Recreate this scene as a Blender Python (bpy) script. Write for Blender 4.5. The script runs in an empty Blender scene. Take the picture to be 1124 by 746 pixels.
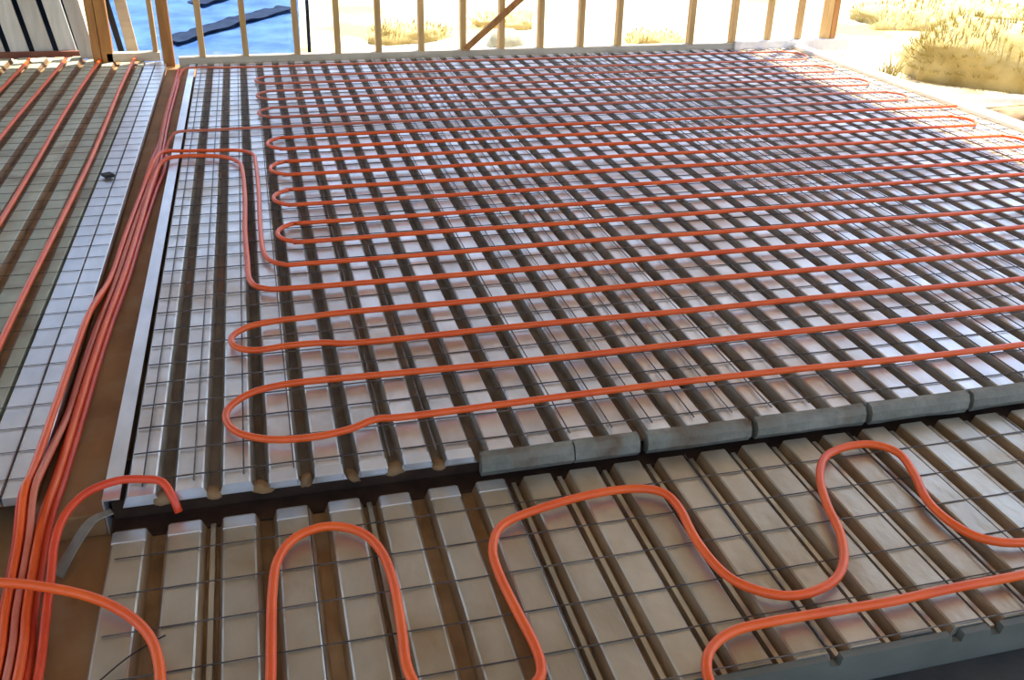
import bpy, bmesh, math, random
from mathutils import Vector, Matrix, noise
random.seed(7)
S = bpy.context.scene
C = S.collection

# ------------------------------------------------------------------ camera
H = 1.75
F_PX, PITCH, ROLL, YAW = 1041.34, .475507, .023673, -.26503
def cam_axes():
    cp, sp = math.cos(PITCH), math.sin(PITCH)
    fwd = Vector((0, cp, -sp)); up = Vector((0, sp, cp)); rt = Vector((1, 0, 0))
    cr, sr = math.cos(ROLL), math.sin(ROLL)
    rt, up = cr*rt + sr*up, -sr*rt + cr*up
    R = Matrix(((math.cos(YAW), -math.sin(YAW), 0), (math.sin(YAW), math.cos(YAW), 0), (0, 0, 1)))
    return R @ rt, R @ up, R @ fwd
rt, up, fw = cam_axes()
cd = bpy.data.cameras.new('camera'); cam = bpy.data.objects.new('camera', cd); C.objects.link(cam)
cd.sensor_width = 36; cd.lens = F_PX/1124*36; cd.clip_start = .05; cd.clip_end = 200
m = Matrix((rt, up, -fw)).transposed().to_4x4(); m.translation = (0, 0, H)
cam.matrix_world = m
S.camera = cam

# ------------------------------------------------------------------ light
SUN = Vector((.22, .20, 1.0)).normalized()
w = bpy.data.worlds.new('sky'); S.world = w; w.use_nodes = True
nt = w.node_tree; nt.nodes.clear()
sky = nt.nodes.new('ShaderNodeTexSky'); sky.sky_type = 'NISHITA'; sky.sun_disc = False
sky.dust_density = 2.0; sky.sun_elevation = math.asin(SUN.z); sky.sun_rotation = math.atan2(SUN.x, SUN.y)
bg = nt.nodes.new('ShaderNodeBackground'); bg.inputs[1].default_value = .22
wo = nt.nodes.new('ShaderNodeOutputWorld')
nt.links.new(sky.outputs[0], bg.inputs[0]); nt.links.new(bg.outputs[0], wo.inputs[0])
sl = bpy.data.lights.new('sun', 'SUN'); sl.energy = 6.0; sl.angle = math.radians(.6); sl.color = (1, .93, .8)
so = bpy.data.objects.new('sun', sl); C.objects.link(so)
so.rotation_euler = SUN.to_track_quat('Z', 'Y').to_euler(); so.location = (6, 8, 8)
S.view_settings.view_transform = 'Standard'; S.view_settings.look = 'None'
S.view_settings.gamma = 1; S.view_settings.use_curve_mapping = False
S.view_settings.exposure = 1.12

# ------------------------------------------------------------------ materials
def mat(name, c1, c2, scale=8, rough=.6, metal=0, bump=.0, detail=5, stretch=(1, 1, 1), c3=None, s3=1.5, t3=(.5, .7), spec=.5, rnd=.0, bscale=None):
    """two-tone noise, optional third patchy tone, optional per-object value jitter"""
    M = bpy.data.materials.new(name); M.use_nodes = True
    n = M.node_tree; L = n.links; b = n.nodes['Principled BSDF']
    tc = n.nodes.new('ShaderNodeTexCoord'); mp = n.nodes.new('ShaderNodeMapping')
    geo = n.nodes.new('ShaderNodeNewGeometry')
    mp.inputs['Scale'].default_value = stretch
    L.new(geo.outputs['Position'], mp.inputs[0])
    nz = n.nodes.new('ShaderNodeTexNoise'); nz.inputs['Scale'].default_value = scale; nz.inputs['Detail'].default_value = detail
    L.new(mp.outputs[0], nz.inputs['Vector'])
    cr = n.nodes.new('ShaderNodeValToRGB'); cr.color_ramp.elements[0].position = .32; cr.color_ramp.elements[1].position = .68
    cr.color_ramp.elements[0].color = (*c1, 1); cr.color_ramp.elements[1].color = (*c2, 1)
    L.new(nz.outputs[0], cr.inputs[0]); col = cr.outputs[0]
    if c3:
        n3 = n.nodes.new('ShaderNodeTexNoise'); n3.inputs['Scale'].default_value = s3; n3.inputs['Detail'].default_value = 6
        L.new(geo.outputs['Position'], n3.inputs['Vector'])
        r3 = n.nodes.new('ShaderNodeMapRange'); r3.inputs[1].default_value, r3.inputs[2].default_value = t3
        L.new(n3.outputs[0], r3.inputs[0])
        mx = n.nodes.new('ShaderNodeMixRGB'); mx.inputs[2].default_value = (*c3, 1)
        L.new(r3.outputs[0], mx.inputs[0]); L.new(col, mx.inputs[1]); col = mx.outputs[0]
    if rnd:
        oi = n.nodes.new('ShaderNodeObjectInfo'); mr = n.nodes.new('ShaderNodeMapRange')
        mr.inputs[3].default_value = 1-rnd; mr.inputs[4].default_value = 1+rnd
        L.new(oi.outputs['Random'], mr.inputs[0])
        hs = n.nodes.new('ShaderNodeHueSaturation'); L.new(mr.outputs[0], hs.inputs['Value']); L.new(col, hs.inputs['Color']); col = hs.outputs[0]
    L.new(col, b.inputs['Base Color'])
    b.inputs['Roughness'].default_value = rough; b.inputs['Metallic'].default_value = metal
    b.inputs['Specular IOR Level'].default_value = spec
    if bump:
        n2 = n.nodes.new('ShaderNodeTexNoise'); n2.inputs['Scale'].default_value = bscale or scale*3; n2.inputs['Detail'].default_value = 4
        L.new(mp.outputs[0], n2.inputs['Vector'])
        bp = n.nodes.new('ShaderNodeBump'); bp.inputs['Strength'].default_value = bump; bp.inputs['Distance'].default_value = .01
        L.new(n2.outputs[0], bp.inputs['Height']); L.new(bp.outputs[0], b.inputs['Normal'])
    return M
M_DECK = mat('galvanised_dusty', (.58, .575, .56), (.76, .76, .755), 9, .40, .75, .2, stretch=(1, .5, 1), c3=(.46, .36, .27), s3=1.7, t3=(.48, .72), rnd=.12)
M_NEAR = mat('galvanised_dirty', (.42, .39, .315), (.55, .525, .45), 8, .36, .72, .25, stretch=(1, .5, 1), c3=(.36, .28, .17), s3=3, t3=(.52, .75), rnd=.1)
M_LEFT = mat('galvanised_dull', (.35, .375, .28), (.47, .50, .39), 8, .55, .4, .2, stretch=(1, .4, 1), c3=(.25, .21, .14), s3=3, t3=(.52, .75), rnd=.1)
M_CLEAN = mat('galvanised_clean', (.60, .62, .63), (.72, .74, .76), 12, .36, .8, .08, stretch=(1, .4, 1), rnd=.06)
M_DIRT = mat('trough_dirt', (.17, .085, .028), (.29, .165, .07), 14, .85, 0, .5, stretch=(1, .5, 1), c3=(.36, .24, .12), s3=4, t3=(.5, .75), rnd=.2)
M_FARDIRT = mat('trough_dust', (.10, .075, .045), (.18, .14, .095), 14, .75, .1, .4, stretch=(1, .5, 1), c3=(.22, .10, .04), s3=1.6, t3=(.52, .7), rnd=.2)
M_WEB = mat('dusty_web', (.22, .135, .065), (.34, .225, .12), 12, .6, .25, .3, stretch=(1, .5, 1), rnd=.15)
M_FARWEB = mat('dusty_far_web', (.20, .17, .13), (.32, .28, .22), 12, .55, .4, .3, stretch=(1, .5, 1), rnd=.15)
M_PALEFILL = mat('pale_fill', (.50, .36, .22), (.62, .48, .32), 10, .9, 0, .5)
M_WIRE = mat('steel_wire', (.07, .06, .06), (.16, .13, .11), 30, .55, .6, rnd=.3)
M_PIPE = mat('orange_plastic', (.76, .085, .010), (.86, .125, .016), 6, .38, 0, 0, rnd=.08)
M_DUSTY = mat('dusty_orange_plastic', (.55, .13, .07), (.66, .19, .11), 6, .55, 0, 0)
M_RED = mat('red_plastic', (.58, .04, .012), (.72, .07, .018), 6, .4, 0, 0, rnd=.12)
M_CLOSE = mat('mortar_grey', (.15, .145, .11), (.27, .26, .21), 10, .8, .1, .8, c3=(.12, .075, .04), s3=5, t3=(.55, .7))
M_EDGE = mat('edge_steel', (.10, .105, .085), (.15, .155, .13), 7, .6, .3, .2, stretch=(.5, 1, 1))
M_GAPWOOD = mat('gap_shade_timber', (.035, .018, .010), (.07, .036, .02), 9, .85, 0, .3, spec=.2)
M_STEEL = mat('dark_steel', (.028, .03, .028), (.05, .052, .048), 9, .6, .3, .3)
M_PLY = mat('subfloor_board', (.21, .105, .035), (.33, .18, .07), 6, .85, 0, .5, stretch=(1, .4, 1), c3=(.30, .20, .10), s3=5, t3=(.52, .75))
M_WOOD = mat('stud_timber', (.50, .31, .11), (.63, .42, .18), 5, .7, 0, .15, stretch=(4, 4, .5), rnd=.14)
M_ORANGEWOOD = mat('orange_timber', (.34, .145, .035), (.48, .23, .065), 5, .7, 0, .15, stretch=(4, 4, .5), rnd=.1)
M_PLATE = mat('plate_timber', (.50, .44, .33), (.64, .58, .46), 5, .75, 0, .2, stretch=(.4, 3, 3), rnd=.08)
M_WHITE = mat('white_board', (.72, .70, .66), (.82, .80, .77), 6, .7, 0, .15, stretch=(3, .4, 3))
M_SLAT = mat('grey_slat', (.46, .47, .44), (.60, .60, .57), 5, .7, .1, .2, stretch=(4, 4, .5), rnd=.1)
M_REDWOOD = mat('red_brown_rail', (.16, .05, .03), (.24, .09, .05), 8, .7, 0, .2)
M_TARP = mat('blue_tarp', (.045, .15, .43), (.11, .27, .60), 3, .45, 0, .25, stretch=(1, 2, 1))
M_NAVY = mat('dark_navy', (.006, .014, .04), (.012, .026, .06), 9, .9, spec=.15)  # stake and back sheet colour, also the shadow painted on the tarp
M_GROUND = mat('pale_sand', (.52, .45, .33), (.64, .58, .46), .9, .95, 0, .6, c3=(.46, .33, .12), s3=.8, t3=(.45, .62), bscale=6)
M_HAY = mat('dry_straw', (.40, .30, .10), (.56, .45, .19), 5, .9, 0, .8, rnd=.1)
M_WEED = mat('dry_weed', (.34, .28, .08), (.46, .38, .14), 9, .9, rnd=.1)
M_ROCK = mat('grey_rubble', (.30, .30, .22), (.44, .43, .33), 7, .9, 0, .6)
M_CEIL = mat('ceiling_board', (.56, .49, .40), (.66, .60, .50), 2, .85, 0, .1, stretch=(1, 4, 1))
M_BLACK = mat('black_rubber', (.01, .01, .012), (.02, .02, .02), 8, .7)
M_SHADESOIL = mat('shaded_soil_brown', (.24, .15, .08), (.34, .23, .13), 7, .95, 0, .8)

# ------------------------------------------------------------------ helpers
def link(name, me, material=None, parent=None, loc=(0, 0, 0), rot=(0, 0, 0)):
    o = bpy.data.objects.new(name, me); C.objects.link(o)
    if material and not me.materials: me.materials.append(material)
    o.parent = parent; o.location = loc; o.rotation_euler = rot
    return o
def empty(name, loc=(0, 0, 0)):
    o = bpy.data.objects.new(name, None); o.empty_display_size = .1; C.objects.link(o); o.location = loc; return o
def tag(o, label=None, cat=None, group=None, kind=None):
    if label: o['label'] = label
    if cat: o['category'] = cat
    if group: o['group'] = group
    if kind: o['kind'] = kind
    return o
def from_bm(name, bm):
    bmesh.ops.recalc_face_normals(bm, faces=bm.faces[:])
    me = bpy.data.meshes.new(name); bm.to_mesh(me); bm.free(); return me
def box_me(name, x0, x1, y0, y1, z0, z1, bev=0):
    bm = bmesh.new(); bmesh.ops.create_cube(bm, size=1)
    for v in bm.verts:
        v.co = Vector((x0 if v.co.x < 0 else x1, y0 if v.co.y < 0 else y1, z0 if v.co.z < 0 else z1))
    if bev: bmesh.ops.bevel(bm, geom=bm.edges[:], offset=bev, segments=1, affect='EDGES', profile=.5)
    return from_bm(name, bm)
def prism_y(name, prof, y0, y1):
    """closed profile [(x,z)] extruded along Y"""
    n = len(prof)
    vs = [(x, y0, z) for x, z in prof] + [(x, y1, z) for x, z in prof]
    fs = [tuple(range(n)), tuple(range(2*n-1, n-1, -1))] + [(i, i+n, (i+1) % n+n, (i+1) % n) for i in range(n)]
    bm = bmesh.new(); bv = [bm.verts.new(v) for v in vs]
    for f in fs: bm.faces.new([bv[i] for i in f])
    return from_bm(name, bm)
def smooth_path(pts, n=8):
    P = [Vector(p) for p in pts]; out = []
    Q = [P[0]*2-P[1]] + P + [P[-1]*2-P[-2]]
    for i in range(1, len(Q)-2):
        a, b, c, d = Q[i-1:i+3]
        k = max(1, min(n, int((c-b).length/.03)+1))
        if (c-b).length > .8: k = 14
        for j in range(k):
            t = j/k
            out.append(.5*((2*b)+(c-a)*t+(2*a-5*b+4*c-d)*t*t+(3*b-a-3*c+d)*t**3))
    out.append(P[-1]); return out
def tube_me(name, pts, r, sides=10):
    n = len(pts); vs = []; fs = []; prev = None
    for i, p in enumerate(pts):
        t = (pts[min(i+1, n-1)]-pts[max(i-1, 0)]).normalized()
        u = Vector((0, 0, 1)).cross(t)
        if u.length < 1e-4: u = prev or Vector((1, 0, 0))
        u.normalize(); prev = u; v = t.cross(u)
        for k in range(sides):
            a = 2*math.pi*k/sides
            vs.append(p+u*(r*math.cos(a))+v*(r*math.sin(a)))
    for i in range(n-1):
        for k in range(sides):
            k2 = (k+1) % sides
            fs.append((i*sides+k, i*sides+k2, (i+1)*sides+k2, (i+1)*sides+k))
    fs.append(tuple(range(sides-1, -1, -1))); fs.append(tuple(range((n-1)*sides, n*sides)))
    me = bpy.data.meshes.new(name); me.from_pydata([tuple(v) for v in vs], [], fs)
    me.polygons.foreach_set('use_smooth', [True]*len(me.polygons)); me.update(); return me
def hat(name, wt, wb, h, y0, y1):
    c = .004
    return prism_y(name, [(-wb/2, -h), (-wt/2-.001, -c), (-wt/2+c, 0), (wt/2-c, 0), (wt/2+.001, -c), (wb/2, -h)], y0, y1)

# ------------------------------------------------------------------ setting: subfloor, decks
sub = link('floor_base', box_me('floor_base', -3.6, 5.75, 1.535, 9.75, -.24, -.125), M_PLY)
tag(sub, 'brown dusty subfloor board in the channel beside the pipe bundle', kind='structure')

def deck(name, label, x_first, pitch, n, wt, y0, y1, z, mrib, mtrough, mweb, ridge=lambda i, x: False, lit_end=lambda x: False, lit_end_y=0):
    root = empty(name, (0, 0, z)); tag(root, label, kind='structure')
    h = .038; wb = wt+.030
    rib = hat('deck_rib', wt, wb, h, y0, y1); rib.materials.append(mrib); rib.materials.append(mweb)
    for p in rib.polygons:
        if abs(p.normal.z) < .6 and abs(p.normal.x) > .6: p.material_index = 1
    tw = pitch-wb
    tr = prism_y('deck_trough', [(-tw/2-.002, -h-.004), (-tw/2-.002, -h), (tw/2+.002, -h), (tw/2+.002, -h-.004)], y0, y1); tr.materials.append(mtrough)
    a = .011
    tr2 = prism_y('deck_trough_seam', [(-tw/2-.002, -h-.004), (-tw/2-.002, -h), (-a, -h), (-a+.004, -h+.017), (a-.004, -h+.017), (a, -h), (tw/2+.002, -h), (tw/2+.002, -h-.004)], y0, y1)
    tr2.materials.append(mtrough); tr2.materials.append(mrib)
    for p in tr2.polygons:
        if p.center.z > -h+.005: p.material_index = 1
    lit_end_me = box_me('lit_rib_end', -wt/2-.003, wt/2+.003, lit_end_y-.035, lit_end_y+.02, -.022, .0025, .003); lit_end_me.materials.append(M_CLEAN)  # brighter metal on the rib ends paints the stronger light there
    for i in range(n):
        x = x_first+i*pitch
        r = link('deck_rib', rib, None, root, (x, random.uniform(-.004, .004), random.uniform(-.0015, .0015)))
        if lit_end(x): link('lit_rib_end', lit_end_me, None, r)
        link('deck_trough', tr2 if ridge(i, x) else tr, None, root, (x+pitch/2, 0, 0))
    return root
FP = .1405
far = deck('floor', 'silver corrugated steel deck under the wide orange pipe field', -.464, FP, 42, .081, 2.53, 9.12, 0, M_DECK, M_FARDIRT, M_FARWEB,
           lit_end=lambda x: -.05 < x < .62, lit_end_y=2.545)
NP_ = .1585
ZN = -.08
# right crest edges sit at x = -.296 + k * pitch
near = deck('floor', 'lower dusty steel deck in the foreground below the step', -.296-.046-NP_, NP_, 27, .092, 1.545, 2.475, ZN, M_NEAR, M_DIRT, M_WEB,
            ridge=lambda i, x: x > .75 or i % 3 == 1, lit_end=lambda x: x < .62, lit_end_y=2.45)
LP = .15
left = deck('floor', 'dull grey-green steel deck on the left with pipes along its troughs', -1.125-LP*13, LP, 14, .084, 2.62, 9.6, 0, M_LEFT, M_DIRT, M_WEB)
lr = link('deck_rib', prism_y('deck_rib_narrow', [(-.028, -.038), (-.024, -.003), (-.021, 0), (.021, 0), (.024, -.003), (.028, -.038)], 2.62, 9.3), M_LEFT, left, (-.993, 0, 0))
for xa, xb in ((-.953, -.869), (-.862, -.776)):
    link('edge_plate', box_me('edge_plate', xa, xb, 2.60, 9.25, -.03, .001, .002), M_CLEAN, left)
link('plate_base', box_me('plate_base', -.965, -.776, 2.62, 9.25, -.042, -.031), M_DIRT, left)

chb = link('floor_channel', box_me('floor_channel', -.775, -.574, 2.52, 9.2, -.124, -.045, .003), M_PLY); tag(chb, 'brown board in the channel under the pipe bundle', kind='structure')
fb = link('floor_base', box_me('floor_base', -3.6, -.605, .9, 1.535, -.24, -.125), M_PLY); tag(fb, 'brown subfloor board at the bottom left under the pipe bundle', kind='structure')
sf = prism_y('pale_fill', [(-.028, -.037), (-.034, -.010), (-.012, -.006), (.012, -.007), (.034, -.010), (.028, -.037)], 2.56, 9.1); sf.materials.append(M_PALEFILL)
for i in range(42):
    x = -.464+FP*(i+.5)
    if x > 4.72: link('pale_fill', sf, None, far, (x, 0, 0))  # paler tan fill raises the troughs along the right-hand side
# edge angle beside the channel
an = link('trim_1', prism_y('trim_1', [(-.572, -.124), (-.572, .003), (-.522, .003), (-.522, -.001), (-.568, -.001), (-.568, -.124)], 2.52, 9.1), M_CLEAN)
tag(an, 'pale galvanised edge angle between the brown channel and the pipe field', kind='structure')

# beams carrying the step and the foreground edge
b1 = link('trim_2', box_me('trim_2', -.56, 4.6, 2.478, 2.80, -.1245, -.112, .002), M_GAPWOOD)  # near-black ledge and beam paint the shade inside the gap
link('beam_web', box_me('beam_web', -.56, 4.6, 2.575, 2.80, -.1115, -.045, .002), M_GAPWOOD, b1)
tag(b1, 'brown beam under the step, darkened for the shade of the gap', kind='structure')
st = empty('trim_3', (0, 2.53, 0)); tag(st, 'grey mortar edge strip along the step of the upper deck', kind='structure')
def strip(x0, x1, zt=-.001):
    n = max(2, int((x1-x0)/.05)); prof = [(0, -.078), (-.026, -.076), (-.042, -.052), (-.040, -.022), (-.026, -.003), (.0, 0)]
    bm = bmesh.new(); rows = []
    for i in range(n+1):
        x = x0+(x1-x0)*i/n; row = []
        for j, (y, z) in enumerate(prof):
            q = noise.noise(Vector((x*6, j*1.7, 3)))*.007
            row.append(bm.verts.new((x, y-(0 if j in (0, 5) else 1)*abs(q), z+zt+q*.5)))
        rows.append(row)
    for i in range(n):
        for j in range(len(prof)):
            k = (j+1) % len(prof)
            bm.faces.new((rows[i][j], rows[i][k], rows[i+1][k], rows[i+1][j]))
    bm.faces.new(rows[0]); bm.faces.new(rows[-1][::-1])
    return from_bm('edge_piece', bm)
for x0, x1 in ((.585, .90), (.905, 1.135), (1.165, 1.55), (1.575, 2.005), (2.03, 2.44), (2.46, 3.1), (3.12, 3.8), (3.82, 4.6)):
    link('edge_piece', strip(x0, x1), M_CLOSE, st)
ed = empty('trim_4', (0, 1.53, ZN)); tag(ed, 'dark grey steel beam along the near edge of the lower deck', kind='structure')
link('top_flange', box_me('top_flange', -.6, 3.9, -.17, .0, -.125, -.106, .003), M_STEEL, ed)
link('web', box_me('web', -.6, 3.9, -.03, .0, -.30, -.125, .002), M_STEEL, ed)
link('lower_flange', box_me('lower_flange', -.6, 3.9, -.14, .012, -.315, -.30, .003), M_STEEL, ed)
nt_x = [.06, .55, .86, 1.30, 1.667, 1.79, 2.3]
pr = [(-.6, -.105), (-.6, -.004)]
for x in nt_x: pr += [(x-.021, -.004), (x-.017, -.026), (x+.015, -.030), (x+.020, -.004)]
pr += [(3.9, -.004), (3.9, -.105)]
link('edge_plate', prism_y('edge_plate', pr, -.010, .012), M_EDGE, ed)

# right-hand edge board and ground outside
rb = link('trim_5', box_me('trim_5', 5.39, 5.53, 1.2, 9.05, -.05, .028, .004), M_WHITE)
tag(rb, 'white sunlit edge board along the right side of the deck', kind='structure')

def ground():
    bm = bmesh.new(); nx, ny = 90, 80
    x0, x1, y0, y1 = -14, 22, -4, 28
    rows = [[bm.verts.new((x0+(x1-x0)*i/nx, y0+(y1-y0)*j/ny, 0)) for i in range(nx+1)] for j in range(ny+1)]
    for r in rows:
        for v in r:
            x, y = v.co.x, v.co.y
            d = max(0, min(1, max((x-5.8)/2, (y-10)/2)))
            v.co.z = -.36 + d*(.10*noise.noise(Vector((x*.5, y*.5, 1)))+.05*noise.noise(Vector((x*1.4, y*1.4, 4)))) + max(0, y-14)*.05
    for j in range(ny):
        for i in range(nx):
            bm.faces.new((rows[j][i], rows[j][i+1], rows[j+1][i+1], rows[j+1][i]))
    me = from_bm('ground', bm)
    for p in me.polygons: p.use_smooth = True
    return me
gd = link('ground', ground(), M_GROUND); tag(gd, 'pale sunlit sandy ground outside the building', kind='structure')

# ceiling that shades the floor
ce = empty('ceiling', (0, 0, 3.2)); tag(ce, 'timber ceiling over the deck', kind='structure')
link('ceiling_board', box_me('ceiling_board', -6.0, 5.5, -1.2, 9.76, .0, .03), M_CEIL, ce)
jm = box_me('joist', -6.0, 5.48, -.02, .02, -.2, 0); jm.materials.append(M_CEIL)
for k in range(18): link('joist', jm, None, ce, (0, -.9+k*.61, 0))

# ------------------------------------------------------------------ back wall of studs
wall = empty('wall_back', (0, 9.1, 0)); tag(wall, 'open timber stud wall across the back of the deck', kind='structure')
link('bottom_plate', box_me('bottom_plate', -.66, 4.74, 0, .09, -.04, .055, .003), M_PLATE, wall)
link('bottom_plate', box_me('bottom_plate', 4.745, 6.05, -.03, .11, -.04, .075, .003), M_WHITE, wall)  # sunlit stretch of the plate, its light put into the white colour
link('bottom_plate', box_me('bottom_plate', -1.28, -.83, .18, .27, .0, .075, .003), M_PLATE, wall)
sm = box_me('stud', -.026, .026, .005, .087, .055, 2.95, .002)
for x in (-.455, -.079, .378, .747, 1.124, 1.526, 1.928, 2.303, 2.695, 3.105, 3.495, 4.268, 4.733):
    link('stud', sm, M_WOOD, wall, (x, random.uniform(-.004, .004), 0))
sm2 = box_me('stud', -.0205, .0205, .005, .087, .075, 2.95, .002)
for x in (5.136, 5.484): link('stud', sm2, M_WOOD, wall, (x, 0, 0))
for x in (5.80, 5.87): link('corner_post', box_me('corner_post', x-.034, x+.033, .0, .10, .075, 2.95, .003), M_ORANGEWOOD if x > 5.85 else M_WOOD, wall)
link('post', box_me('post', -.80, -.705, .08, .175, -.04, 2.95, .004), M_ORANGEWOOD, wall)
link('stud', box_me('stud', -.885, -.845, .19, .27, .075, 2.95, .002), M_WOOD, wall)
link('top_plate', box_me('top_plate', -1.5, 6.0, 0, .09, 2.95, 3.0, .003), M_WOOD, wall)
bx0, bz0, bx1, bz1 = 1.955, .06, 2.49, .51
L_ = 3.2; ang = math.atan2(bz1-bz0, bx1-bx0)
br = link('brace', box_me('brace', 0, L_, -.02, .02, 0, .055, .003), M_ORANGEWOOD, wall, (bx0, -.025, bz0-.01), (0, -ang, 0))
for xa, xb in ((-1.395, -1.325), (-1.32, -1.225)):
    link('post', box_me('post', xa, xb, .18, .27, -.04, 2.95, .004), M_ORANGEWOOD, wall)

# leaning panel of grey slats at the far left
pan = empty('slat_panel', (-2.2, 9.72, 0)); tag(pan, 'leaning grey slat panel with a red-brown bottom rail at the far left', 'panel')
slm = box_me('slat', -.076, .076, 0, .025, -.03, 1.9, .004); slm.materials.append(M_SLAT)
for k in range(9): link('slat', slm, None, pan, (-1.085+k*.203, 0, .0), (math.radians(-3), math.radians(-9), 0))
link('bottom_rail', box_me('bottom_rail', -1.1, .66, -.05, -.01, -.02, .035, .003), M_REDWOOD, pan)
link('back_sheet', box_me('back_sheet', -1.2, .62, .14, .16, -.0, 1.9), M_NAVY, pan)
lb = link('leaning_board', box_me('leaning_board', -.062, .062, 0, .03, 0, 2.0, .004), M_SLAT, None, (-1.47, 9.52, -.005), (math.radians(-2), math.radians(-8), 0))
tag(lb, 'pale grey board leaning beside the orange double post', 'board')
lb2 = link('leaning_plank', box_me('leaning_plank', -.05, .05, 0, .03, 0, 2.0, .004), M_PLATE, None, (-1.07, 9.62, -.20), (math.radians(-2), math.radians(-6), 0))
tag(lb2, 'beige plank leaning between the double post and the blue tarp', 'plank')
lb3 = link('dark_plank', box_me('dark_plank', -.025, .025, 0, .03, 0, 2.0, .004), M_BLACK, None, (-1.16, 9.60, -.20), (math.radians(-2), math.radians(-8), 0))
tag(lb3, 'narrow black plank leaning right of the orange double post', 'plank')

# ------------------------------------------------------------------ wire mesh
def wire(name, root, r, p0, p1, me_cache={}):
    p0, p1 = Vector(p0), Vector(p1); d = p1-p0
    key = (round(d.length, 2), r, name)
    if key not in me_cache:
        n = max(4, int(d.length/.5)); pts = [Vector((0, d.length*i/n, .0012*math.sin(i*2.1))) for i in range(n+1)]
        me = tube_me('wire', pts, r, 5); me.materials.append(M_WIRE); me_cache[key] = me
    q = d.to_track_quat('Y', 'Z')
    return link('wire', me_cache[key], None, root, p0, q.to_euler())
def mesh_sheet(label, x0, x1, y0, y1, z, xs, ys, r=.0026):
    root = empty('wire_mesh', (0, 0, z)); tag(root, label, 'wire mesh')
    for y in ys:
        j = random.uniform(-.006, .006)
        wire('c', root, r, (x0, y+j, r+.0015), (x1, y+j+random.uniform(-.006, .006), r+.0015))
    for x in xs:
        j = random.uniform(-.004, .004)
        wire('l', root, r, (x+j, y0, 3*r+.001), (x+j+random.uniform(-.006, .006), y1, 3*r+.001))
    return root
mesh_sheet('dark wire mesh lying on the silver deck of the wide pipe field', -.5, 5.38, 2.56, 9.05, 0,
           [-.462+.1515*k for k in range(39)], [2.605+.1515*k for k in range(43)])
mesh_sheet('dark wire mesh lying on the lower deck in the foreground', -.53, 3.7, 1.56, 2.46, ZN,
           [.02+.634*k for k in range(6)], [1.555+.1555*k for k in range(6)], .0021)
mesh_sheet('dark wire mesh over the left deck beside the pipe bundle', -3.1, -.78, 2.62, 9.2, 0,
           [-.866-.1515*k for k in range(15)], [2.70+.1515*k for k in range(43)], .0014)

# ------------------------------------------------------------------ heating pipes
def pipe(label, pts, r, material, group=None):
    o = link('heating_pipe', tube_me('heating_pipe', smooth_path(pts), r, 12), material)
    tag(o, label, 'pipe', group); return o
R = .0125
ZF = .0105+R+.0005                       # resting on the mesh of the upper deck
RUN = [2.765, 3.062, 3.345, 3.635, 3.925]+[4.195+.277*k for k in range(17)]
XR = 5.18
def run_pts(y, a, b, z=ZF):
    n = 7; out = []
    for i in range(n+1):
        x = a+(b-a)*i/n
        out.append((x, y+random.uniform(-.010, .010), z))
    return out
def turn(xe, y0, y1, s, z=ZF):
    """half-round bend at x = xe from y0 to y1, bulging towards s"""
    c = (y0+y1)/2; r = abs(y1-y0)/2; k = 1 if y1 > y0 else -1
    return [(xe+s*r*1.0*math.sin(t), c-k*r*math.cos(t), z) for t in [math.pi*j/8 for j in range(1, 8)]]
def serpent(ys, start_right, xl, xr, bulge=True):
    pts = []; go = start_right
    for i, y in enumerate(ys):
        a, b = (xl, xr) if go else (xr, xl)
        if bulge and not go or (bulge and go and i):      # bulb at the left bends
            pass
        pts += run_pts(y, a, b)
        if i+1 < len(ys): pts += turn(b, y, ys[i+1], 1 if go else -1)
        go = not go
    return pts
ZC = -.125+R+.001                        # channel floor
def bundle(i, ytop, lvl=0):
    """strand i (0..6) of the bundle, from below the frame up the channel to ytop"""
    c = [(1.45, -.725), (1.98, -.735), (2.2, -.757), (2.43, -.760), (2.56, -.752), (2.7, -.748), (3.1, -.748), (3.43, -.745), (3.83, -.73), (4.3, -.70), (4.9, -.682), (5.6, -.668), (6.2, -.662), (7.2, -.66), (8.2, -.66), (9.0, -.66)]
    pts = []; D = 2*R+.0012
    slot = {0: -1.5, 1: -.5, 5: .5, 6: 1.5, 2: -1, 3: 0, 4: 1}       # four strands below, three riding on top
    for y, x in c:
        if y > ytop: break
        base = ZC+.003 if y < 2.3 else (ZC+.05 if y < 2.5 else ZC+.0815)
        zs = {}
        for k in (0, 1, 5, 6, 2, 3, 4):
            xb = x+slot[k]*D+.008*math.sin(y*2.3)
            z = R+.010 if (y > 2.5 and xb < -.757) else base
            for xo, zo in zs.values():
                if abs(xb-xo) < D: z = max(z, zo+math.sqrt(D*D-(xb-xo)**2))
            zs[k] = (xb, z)
        pts.append((zs[i][0], y, zs[i][1]))
    return pts
# circuit with the two bulbous loops nearest the step
up_ = bundle(4, 5.3)
ptsA = up_+[(-.64, 5.75, .008), (-.60, 5.98, .032), (-.52, 6.06, ZF+.006), (-.38, 6.07, ZF), (-.25, 6.02, ZF), (-.165, 5.9, ZF), (-.14, 5.72, ZF), (-.13, 5.2, ZF), (-.135, 4.7, ZF), (-.128, 4.3, ZF), (-.12, 4.05, ZF), (-.06, 3.945, ZF)]
ptsA += run_pts(RUN[4], .1, XR-.2)+turn(XR-.15, RUN[4], RUN[3], 1)+run_pts(RUN[3], XR-.2, .28)
ptsA += [(.12, 3.615, ZF), (-.02, 3.605, ZF), (-.13, 3.575, ZF), (-.195, 3.50, ZF), (-.185, 3.41, ZF), (-.11, 3.362, ZF), (.02, 3.375, ZF), (.15, 3.37, ZF)]
ptsA += run_pts(RUN[2], .32, XR-.2)+turn(XR-.15, RUN[2], RUN[1], 1)+run_pts(RUN[1], XR-.2, .28)
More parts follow.
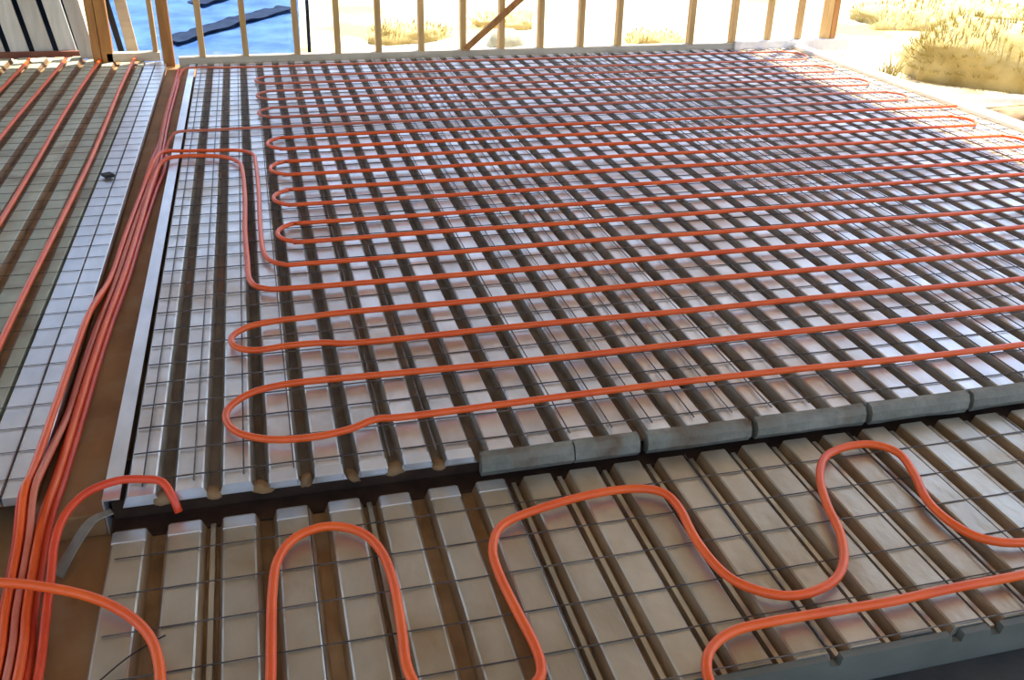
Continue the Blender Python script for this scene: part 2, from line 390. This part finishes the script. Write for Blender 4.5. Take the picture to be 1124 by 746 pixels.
ptsA += [(.12, 3.075, ZF), (-.02, 3.07, ZF), (-.13, 3.035, ZF), (-.205, 2.95, ZF), (-.212, 2.86, ZF), (-.17, 2.775, ZF), (-.07, 2.715, ZF), (.06, 2.70, ZF), (.18, 2.72, ZF), (.28, 2.765, ZF)]
ptsA += run_pts(RUN[0], .42, XR)
pipe('orange pipe winding in long runs and two round loops nearest the step', ptsA, R, M_PIPE)
up_ = bundle(2, 5.6)
ptsB = up_+[(-.655, 5.95, .040), (-.61, 6.13, .045), (-.52, 6.18, ZF+.006), (-.35, 6.18, ZF), (-.16, 6.15, ZF), (-.075, 6.05, ZF), (-.06, 5.85, ZF), (-.055, 5.3, ZF), (-.06, 4.7, ZF), (-.045, 4.33, ZF), (.03, RUN[5]+.01, ZF)]
ptsB += serpent(RUN[5:14], True, .16, XR-.15)
ptsB += [(5.15, RUN[13], ZF), (5.36, RUN[13]+.01, ZF)]
pipe('orange pipe winding in long runs across the middle of the upper deck', ptsB, R*.9, M_PIPE)
up_ = bundle(3, 8.3)
ptsC = up_+[(-.65, 8.55, -.02), (-.60, 8.72, .03), (-.5, 8.78, ZF+.006), (-.3, 8.78, ZF), (-.1, 8.77, ZF)]
ys = RUN[14:]
ptsC += serpent([8.77]+[y for y in reversed(ys) if y < 8.6], True, .12, XR-.15)
yl = ptsC[-1][1]
ptsC += [(-.1, yl, ZF), (-.35, yl-.01, ZF), (-.5, yl-.02, ZF+.004), (-.575, yl-.05, .022), (-.615, yl-.14, -.02), (-.622, yl-.35, -.032)]
pipe('dusty orange pipe winding in long runs in front of the stud wall', ptsC, R*.8, M_DUSTY)
# further strands of the bundle, up the channel to the back wall
for i, lab in ((0, 'red pipe at the left edge of the bundle in the brown channel'), (1, 'red pipe second from the left in the channel bundle'),
               (5, 'red pipe second from the right in the channel bundle'), (6, 'red pipe at the right edge of the bundle in the brown channel')):
    yt = {0: 6.3, 1: 9.0, 5: 9.0, 6: 5.6}[i]
    p = bundle(i, yt)
    if yt < 9: p += [(p[-1][0]+.02, yt+.35, -.03), (p[-1][0]+.015, yt+.7, -.031)]
    pipe(lab, p, R, M_RED, 'pipes in the channel bundle')
# branch onto the corner of the upper deck
pipe('short red pipe bending from the bundle over the corner of the step',
     [(-.665, 1.45, -.108), (-.668, 1.7, -.106), (-.672, 1.95, -.10), (-.684, 2.16, -.085), (-.688, 2.30, -.058), (-.688, 2.39, -.03), (-.668, 2.475, .0), (-.615, 2.55, .018), (-.53, 2.585, .0185+.006), (-.45, 2.575, .024), (-.40, 2.555, .020), (-.372, 2.52, -.02), (-.36, 2.50, -.06)], R, M_RED)
# left deck pipes
for k, lab in enumerate(('orange pipe along the trough beside the pale plate', 'second orange pipe from the pale plate on the left deck', 'third orange pipe from the pale plate on the left deck',
                         'fourth orange pipe from the pale plate on the left deck', 'fifth orange pipe from the pale plate on the left deck')):
    x = -1.046-.2995*k
    pipe(lab, [(x+.012*math.sin(y*1.3+k), y, ZF-.001) for y in (2.5, 3.0, 3.5, 4.2, 5, 6, 7, 8, 9, 9.4)], R, M_PIPE, 'pipes along the left deck')
# foreground loops
RN = .0138; ZP = ZN+.0105+RN
near1 = [(-1.35, 2.36), (-1.05, 2.33), (-.813, 2.268), (-.691, 2.221), (-.568, 2.156), (-.468, 2.072), (-.404, 1.974), (-.376, 1.873), (-.368, 1.79), (-.36, 1.70), (-.32, 1.625), (-.245, 1.595), (-.17, 1.625), (-.122, 1.70),
         (-.111, 1.762), (-.105, 1.903), (-.096, 2.074), (-.077, 2.203), (-.021, 2.294), (.074, 2.324), (.164, 2.277), (.213, 2.177), (.229, 2.035), (.225, 1.858), (.218, 1.72), (.245, 1.625), (.31, 1.585), (.39, 1.575), (.47, 1.58), (.53, 1.615),
         (.547, 1.70), (.53, 1.89), (.522, 2.024), (.533, 2.123), (.579, 2.207), (.677, 2.253), (.867, 2.294), (1.022, 2.298), (1.117, 2.262), (1.141, 2.174), (1.128, 2.027), (1.135, 1.9), (1.165, 1.815), (1.241, 1.748), (1.33, 1.731),
         (1.432, 1.76), (1.51, 1.833), (1.568, 1.947), (1.603, 2.077), (1.659, 2.214), (1.736, 2.315), (1.831, 2.356), (1.938, 2.355), (2.001, 2.288), (1.98, 2.167), (1.93, 2.026), (1.932, 1.907), (1.978, 1.821), (2.085, 1.779), (2.25, 1.79), (2.6, 1.86), (3.2, 1.9)]
def zn(x):
    if x < -.62: return -.045
    if x < -.45: return -.045+(ZP+.045)*(x+.62)/.17
    return ZP
pipe('orange pipe snaking in tall loops over the lower foreground deck', [(x, y, zn(x)) for x, y in near1], RN, M_PIPE)
pipe('orange pipe running straight near the dark beam then curving over its edge',
     [(3.2, 1.70, ZP), (2.6, 1.67, ZP), (1.983, 1.658, ZP), (1.757, 1.657, ZP), (1.548, 1.65, ZP), (1.381, 1.653, ZP), (1.192, 1.656, ZP), (1.07, 1.648, ZP), (.99, 1.61, ZP), (.945, 1.55, ZP+.002), (.93, 1.48, ZP-.01), (.925, 1.41, ZP-.07), (.925, 1.375, ZP-.17), (.925, 1.36, ZP-.30)], RN, M_PIPE)

# ------------------------------------------------------------------ bits and pieces
def ribbon(name, pts, wdt, th, material):
    P = smooth_path(pts, 4); bm = bmesh.new(); rows = []
    for i, p in enumerate(P):
        t = (P[min(i+1, len(P)-1)]-P[max(i-1, 0)]).normalized(); s = Vector((0, 0, 1)).cross(t).normalized(); u = t.cross(s)
        q = noise.noise(p*9)*.012
        rows.append([bm.verts.new(p+s*a+u*b+Vector((0, 0, q if a > 0 else -q))) for a, b in ((-wdt/2, 0), (wdt/2, 0), (wdt/2, th), (-wdt/2, th))])
    for a, b in zip(rows, rows[1:]):
        for j in range(4): bm.faces.new((a[j], a[(j+1) % 4], b[(j+1) % 4], b[j]))
    bm.faces.new(rows[0]); bm.faces.new(rows[-1][::-1])
    return link(name, from_bm(name, bm), material)
fl = ribbon('bent_flashing', [(-.545, 2.50, -.028), (-.60, 2.475, -.034), (-.65, 2.41, -.075), (-.69, 2.35, -.118)], .035, .004, M_CLOSE)
tag(fl, 'torn grey strip bent down from the left end of the step', 'flashing')
scr = link('scrap', box_me('scrap', -.03, .03, -.035, .035, 0, .02, .006), M_BLACK, None, (-.90, 5.78, .009), (0, 0, .5)); tag(scr, 'small black scrap lying on the pale plate of the left deck', 'scrap')
tw = link('tie_wire', tube_me('tie_wire', smooth_path([(-.52, 1.86, ZN+.012), (-.46, 1.92, ZN+.016), (-.41, 1.965, ZN+.010), (-.37, 1.99, ZN+.009)]), .0022, 5), M_BLACK)
tag(tw, 'short black tie wire lying inside the bottom left pipe bend', 'wire')

# ------------------------------------------------------------------ outside
def tarp():
    bm = bmesh.new(); nx, ny = 50, 60; rows = []
    for j in range(ny+1):
        row = []
        for i in range(nx+1):
            x = -1.75+2.2*i/nx; y = 10.25+3.6*j/ny
            row.append(bm.verts.new((x+.06*(y-10.3)*(i/nx), y, tz(x, y))))
        rows.append(row)
    for j in range(ny):
        for i in range(nx): bm.faces.new((rows[j][i], rows[j][i+1], rows[j+1][i+1], rows[j+1][i]))
    ext = bmesh.ops.solidify(bm, geom=bm.faces[:], thickness=.012)
    me = from_bm('blue_tarp', bm)
    for p in me.polygons: p.use_smooth = True
    return me
def tz(x, y):
    t = (y-10.25)
    e = min(1, max(0, (x+1.75)/.15))*min(1, max(0, (.45-x+.06*t)/.12))
    return -.30+e*(min(t/.25, 1)*.10+t*.16)+.025*noise.noise(Vector((x*3, y*2, 0)))+.012*noise.noise(Vector((x*9, y*5, 2)))
tp = empty('blue_tarp', (0, 0, 0)); tag(tp, 'blue tarp with shade painted as dark bands spread over a low heap behind the studs', 'tarp')
link('sheet', tarp(), M_TARP, tp)
def shade_band(x0, y0, x1, y1, wd):
    n = 16
    o = ribbon('shade_band', [(x0+(x1-x0)*i/n, y0+(y1-y0)*i/n, tz(x0+(x1-x0)*i/n, y0+(y1-y0)*i/n)+.012) for i in range(n+1)], wd, .012, M_NAVY); o.parent = tp  # dark band laid on the tarp in place of a shadow
shade_band(-.86, 10.84, .40, 11.92, .30)
shade_band(-.62, 12.05, .3, 13.0, .3)
stk = link('stake', box_me('stake', -.018, .018, -.018, .018, -.4, .35, .003), M_NAVY, None, (.56, 10.45, 0), (0, .02, 0)); tag(stk, 'thin dark blue stake beside the blue tarp', 'stake')

def blob_me(name, sx, sy, sz, amp, fr, seed, sub=4):
    bm = bmesh.new(); bmesh.ops.create_icosphere(bm, subdivisions=sub, radius=1)
    for v in bm.verts:
        d = v.co.normalized()
        e = .55
        d2 = Vector([math.copysign(abs(c)**e, c) for c in d])
        d2 = d.lerp(d2, .5)
        q = 1+amp*noise.noise(d*fr+Vector((seed, 0, 0)))+amp*.5*noise.noise(d*fr*2.7+Vector((seed, 5, 0)))
        v.co = Vector((d2.x*sx*q, d2.y*sy*q, max(-.12, d2.z*q)*sz))
    me = from_bm(name, bm)
    for p in me.polygons: p.use_smooth = True
    return me
cm = blob_me('mortar_lump', .030, .022, .030, .35, 2.2, 4, 2); cm.materials.append(M_DIRT)
for k in range(7):     # lumps of dirt and mortar plugging the trough ends left of the edge strip
    q = link('mortar_lump', cm, None, st, (-.394+FP*k, .012, -.040), (0, 0, k*1.3)); q.scale = (random.uniform(.9, 1.5), random.uniform(.7, 1.3), random.uniform(.6, 1.3))
def blades_me(name, spots, lo, hi, wd):
    vs, fs = [], []
    for p, nrm in spots:
        h = random.uniform(lo, hi); a = random.uniform(0, 6.28)
        s = Vector((math.cos(a), math.sin(a), 0)); b = Vector((random.uniform(-1, 1), random.uniform(-1, 1), 0))*h*.5
        k = len(vs); t = (nrm+Vector((0, 0, .6))).normalized()
        for f, ww in ((0, 1), (.5, .8)):
            c = p+t*h*f+b*f*f
            vs += [tuple(c-s*wd*ww), tuple(c+s*wd*ww)]
        vs.append(tuple(p+t*h+b))
        fs += [(k, k+1, k+3, k+2), (k+2, k+3, k+4)]
    me = bpy.data.meshes.new(name); me.from_pydata(vs, [], fs); me.update(); return me
def mound(loc, sx, sy, sz, label, n=2600, rotz=0):
    root = empty('straw_mound', loc); root.rotation_euler.z = rotz; tag(root, label, 'mound')
    me = blob_me('body', sx, sy, sz, .16, 1.6, loc[0]); b = link('body', me, M_HAY, root)
    vv = [v for v in me.vertices if v.co.z > -.02]; sp = []
    for _ in range(n):
        v = random.choice(vv); sp.append((v.co+Vector((random.uniform(-.04, .04), random.uniform(-.04, .04), -.01)), v.normal.copy()))
    s = link('straw', blades_me('straw', sp, .05, .14, .006), M_WEED, root); s['kind'] = 'stuff'
mound((7.75, 8.75, -.36), 1.0, .62, .62, 'dry straw-covered mound standing in the sun at the right', rotz=-.55)
mound((9.9, 12.4, -.40), 1.5, .8, .35, 'low straw-coloured bank far behind the mound on the right', 1200)
def weed(x, y, h, label):
    sp = [(Vector((random.gauss(0, .05), random.gauss(0, .05), 0)), Vector((random.uniform(-.5, .5), random.uniform(-.5, .5), 1))) for _ in range(70)]
    o = empty('dry_weed', (x, y, -.36)); tag(o, label, 'weed', 'weeds outside the deck edge')
    link('blades', blades_me('blades', sp, h*.5, h, .006), M_WEED, o)
    st_ = link('stalk', tube_me('stalk', smooth_path([(0, 0, -.02), (.01, .01, h*.4), (-.01, .02, h*.9)]), .006, 5), M_WEED, o)
weed(5.95, 9.85, .32, 'small dry weed nearest the corner post')
weed(6.2, 9.35, .26, 'small dry weed in the middle of the three by the edge board')
weed(6.42, 8.8, .36, 'dry weed beside the straw mound')
pk = link('plank', box_me('plank', -.9, .9, -.07, .07, 0, .05, .004), M_WHITE, None, (7.35, 7.62, -.30), (0, .02, -.12)); tag(pk, 'pale plank lying on the ground below the straw mound', 'plank')  # heap below carries the shade under this ledge in its brown colour
sb = link('shaded_soil', blob_me('shaded_soil', .75, .22, .12, .2, 2, 3, 3), M_SHADESOIL, None, (7.2, 7.22, -.36), (0, 0, -.15)); tag(sb, 'flat brown heap painting the shaded soil in front of the pale plank', 'shaded soil')
rk = link('rubble_stone', blob_me('rubble_stone', .22, .16, .22, .2, 1.5, 8, 3), M_ROCK, None, (2.92, 11.4, -.36)); tag(rk, 'grey-green rounded stone behind the studs near the diagonal brace', 'stone')
for i, (x, y, s, lab) in enumerate(((1.9, 12.2, .5, 'low yellow straw clump behind the stud left of the brace'), (3.3, 13.0, .4, 'low yellow straw clump behind the studs right of the brace'), (4.9, 11.6, .35, 'low yellow straw clump behind the wall near the white corner'))):
    mound((x, y, -.38), s, s*.7, s*.4, lab, 300)
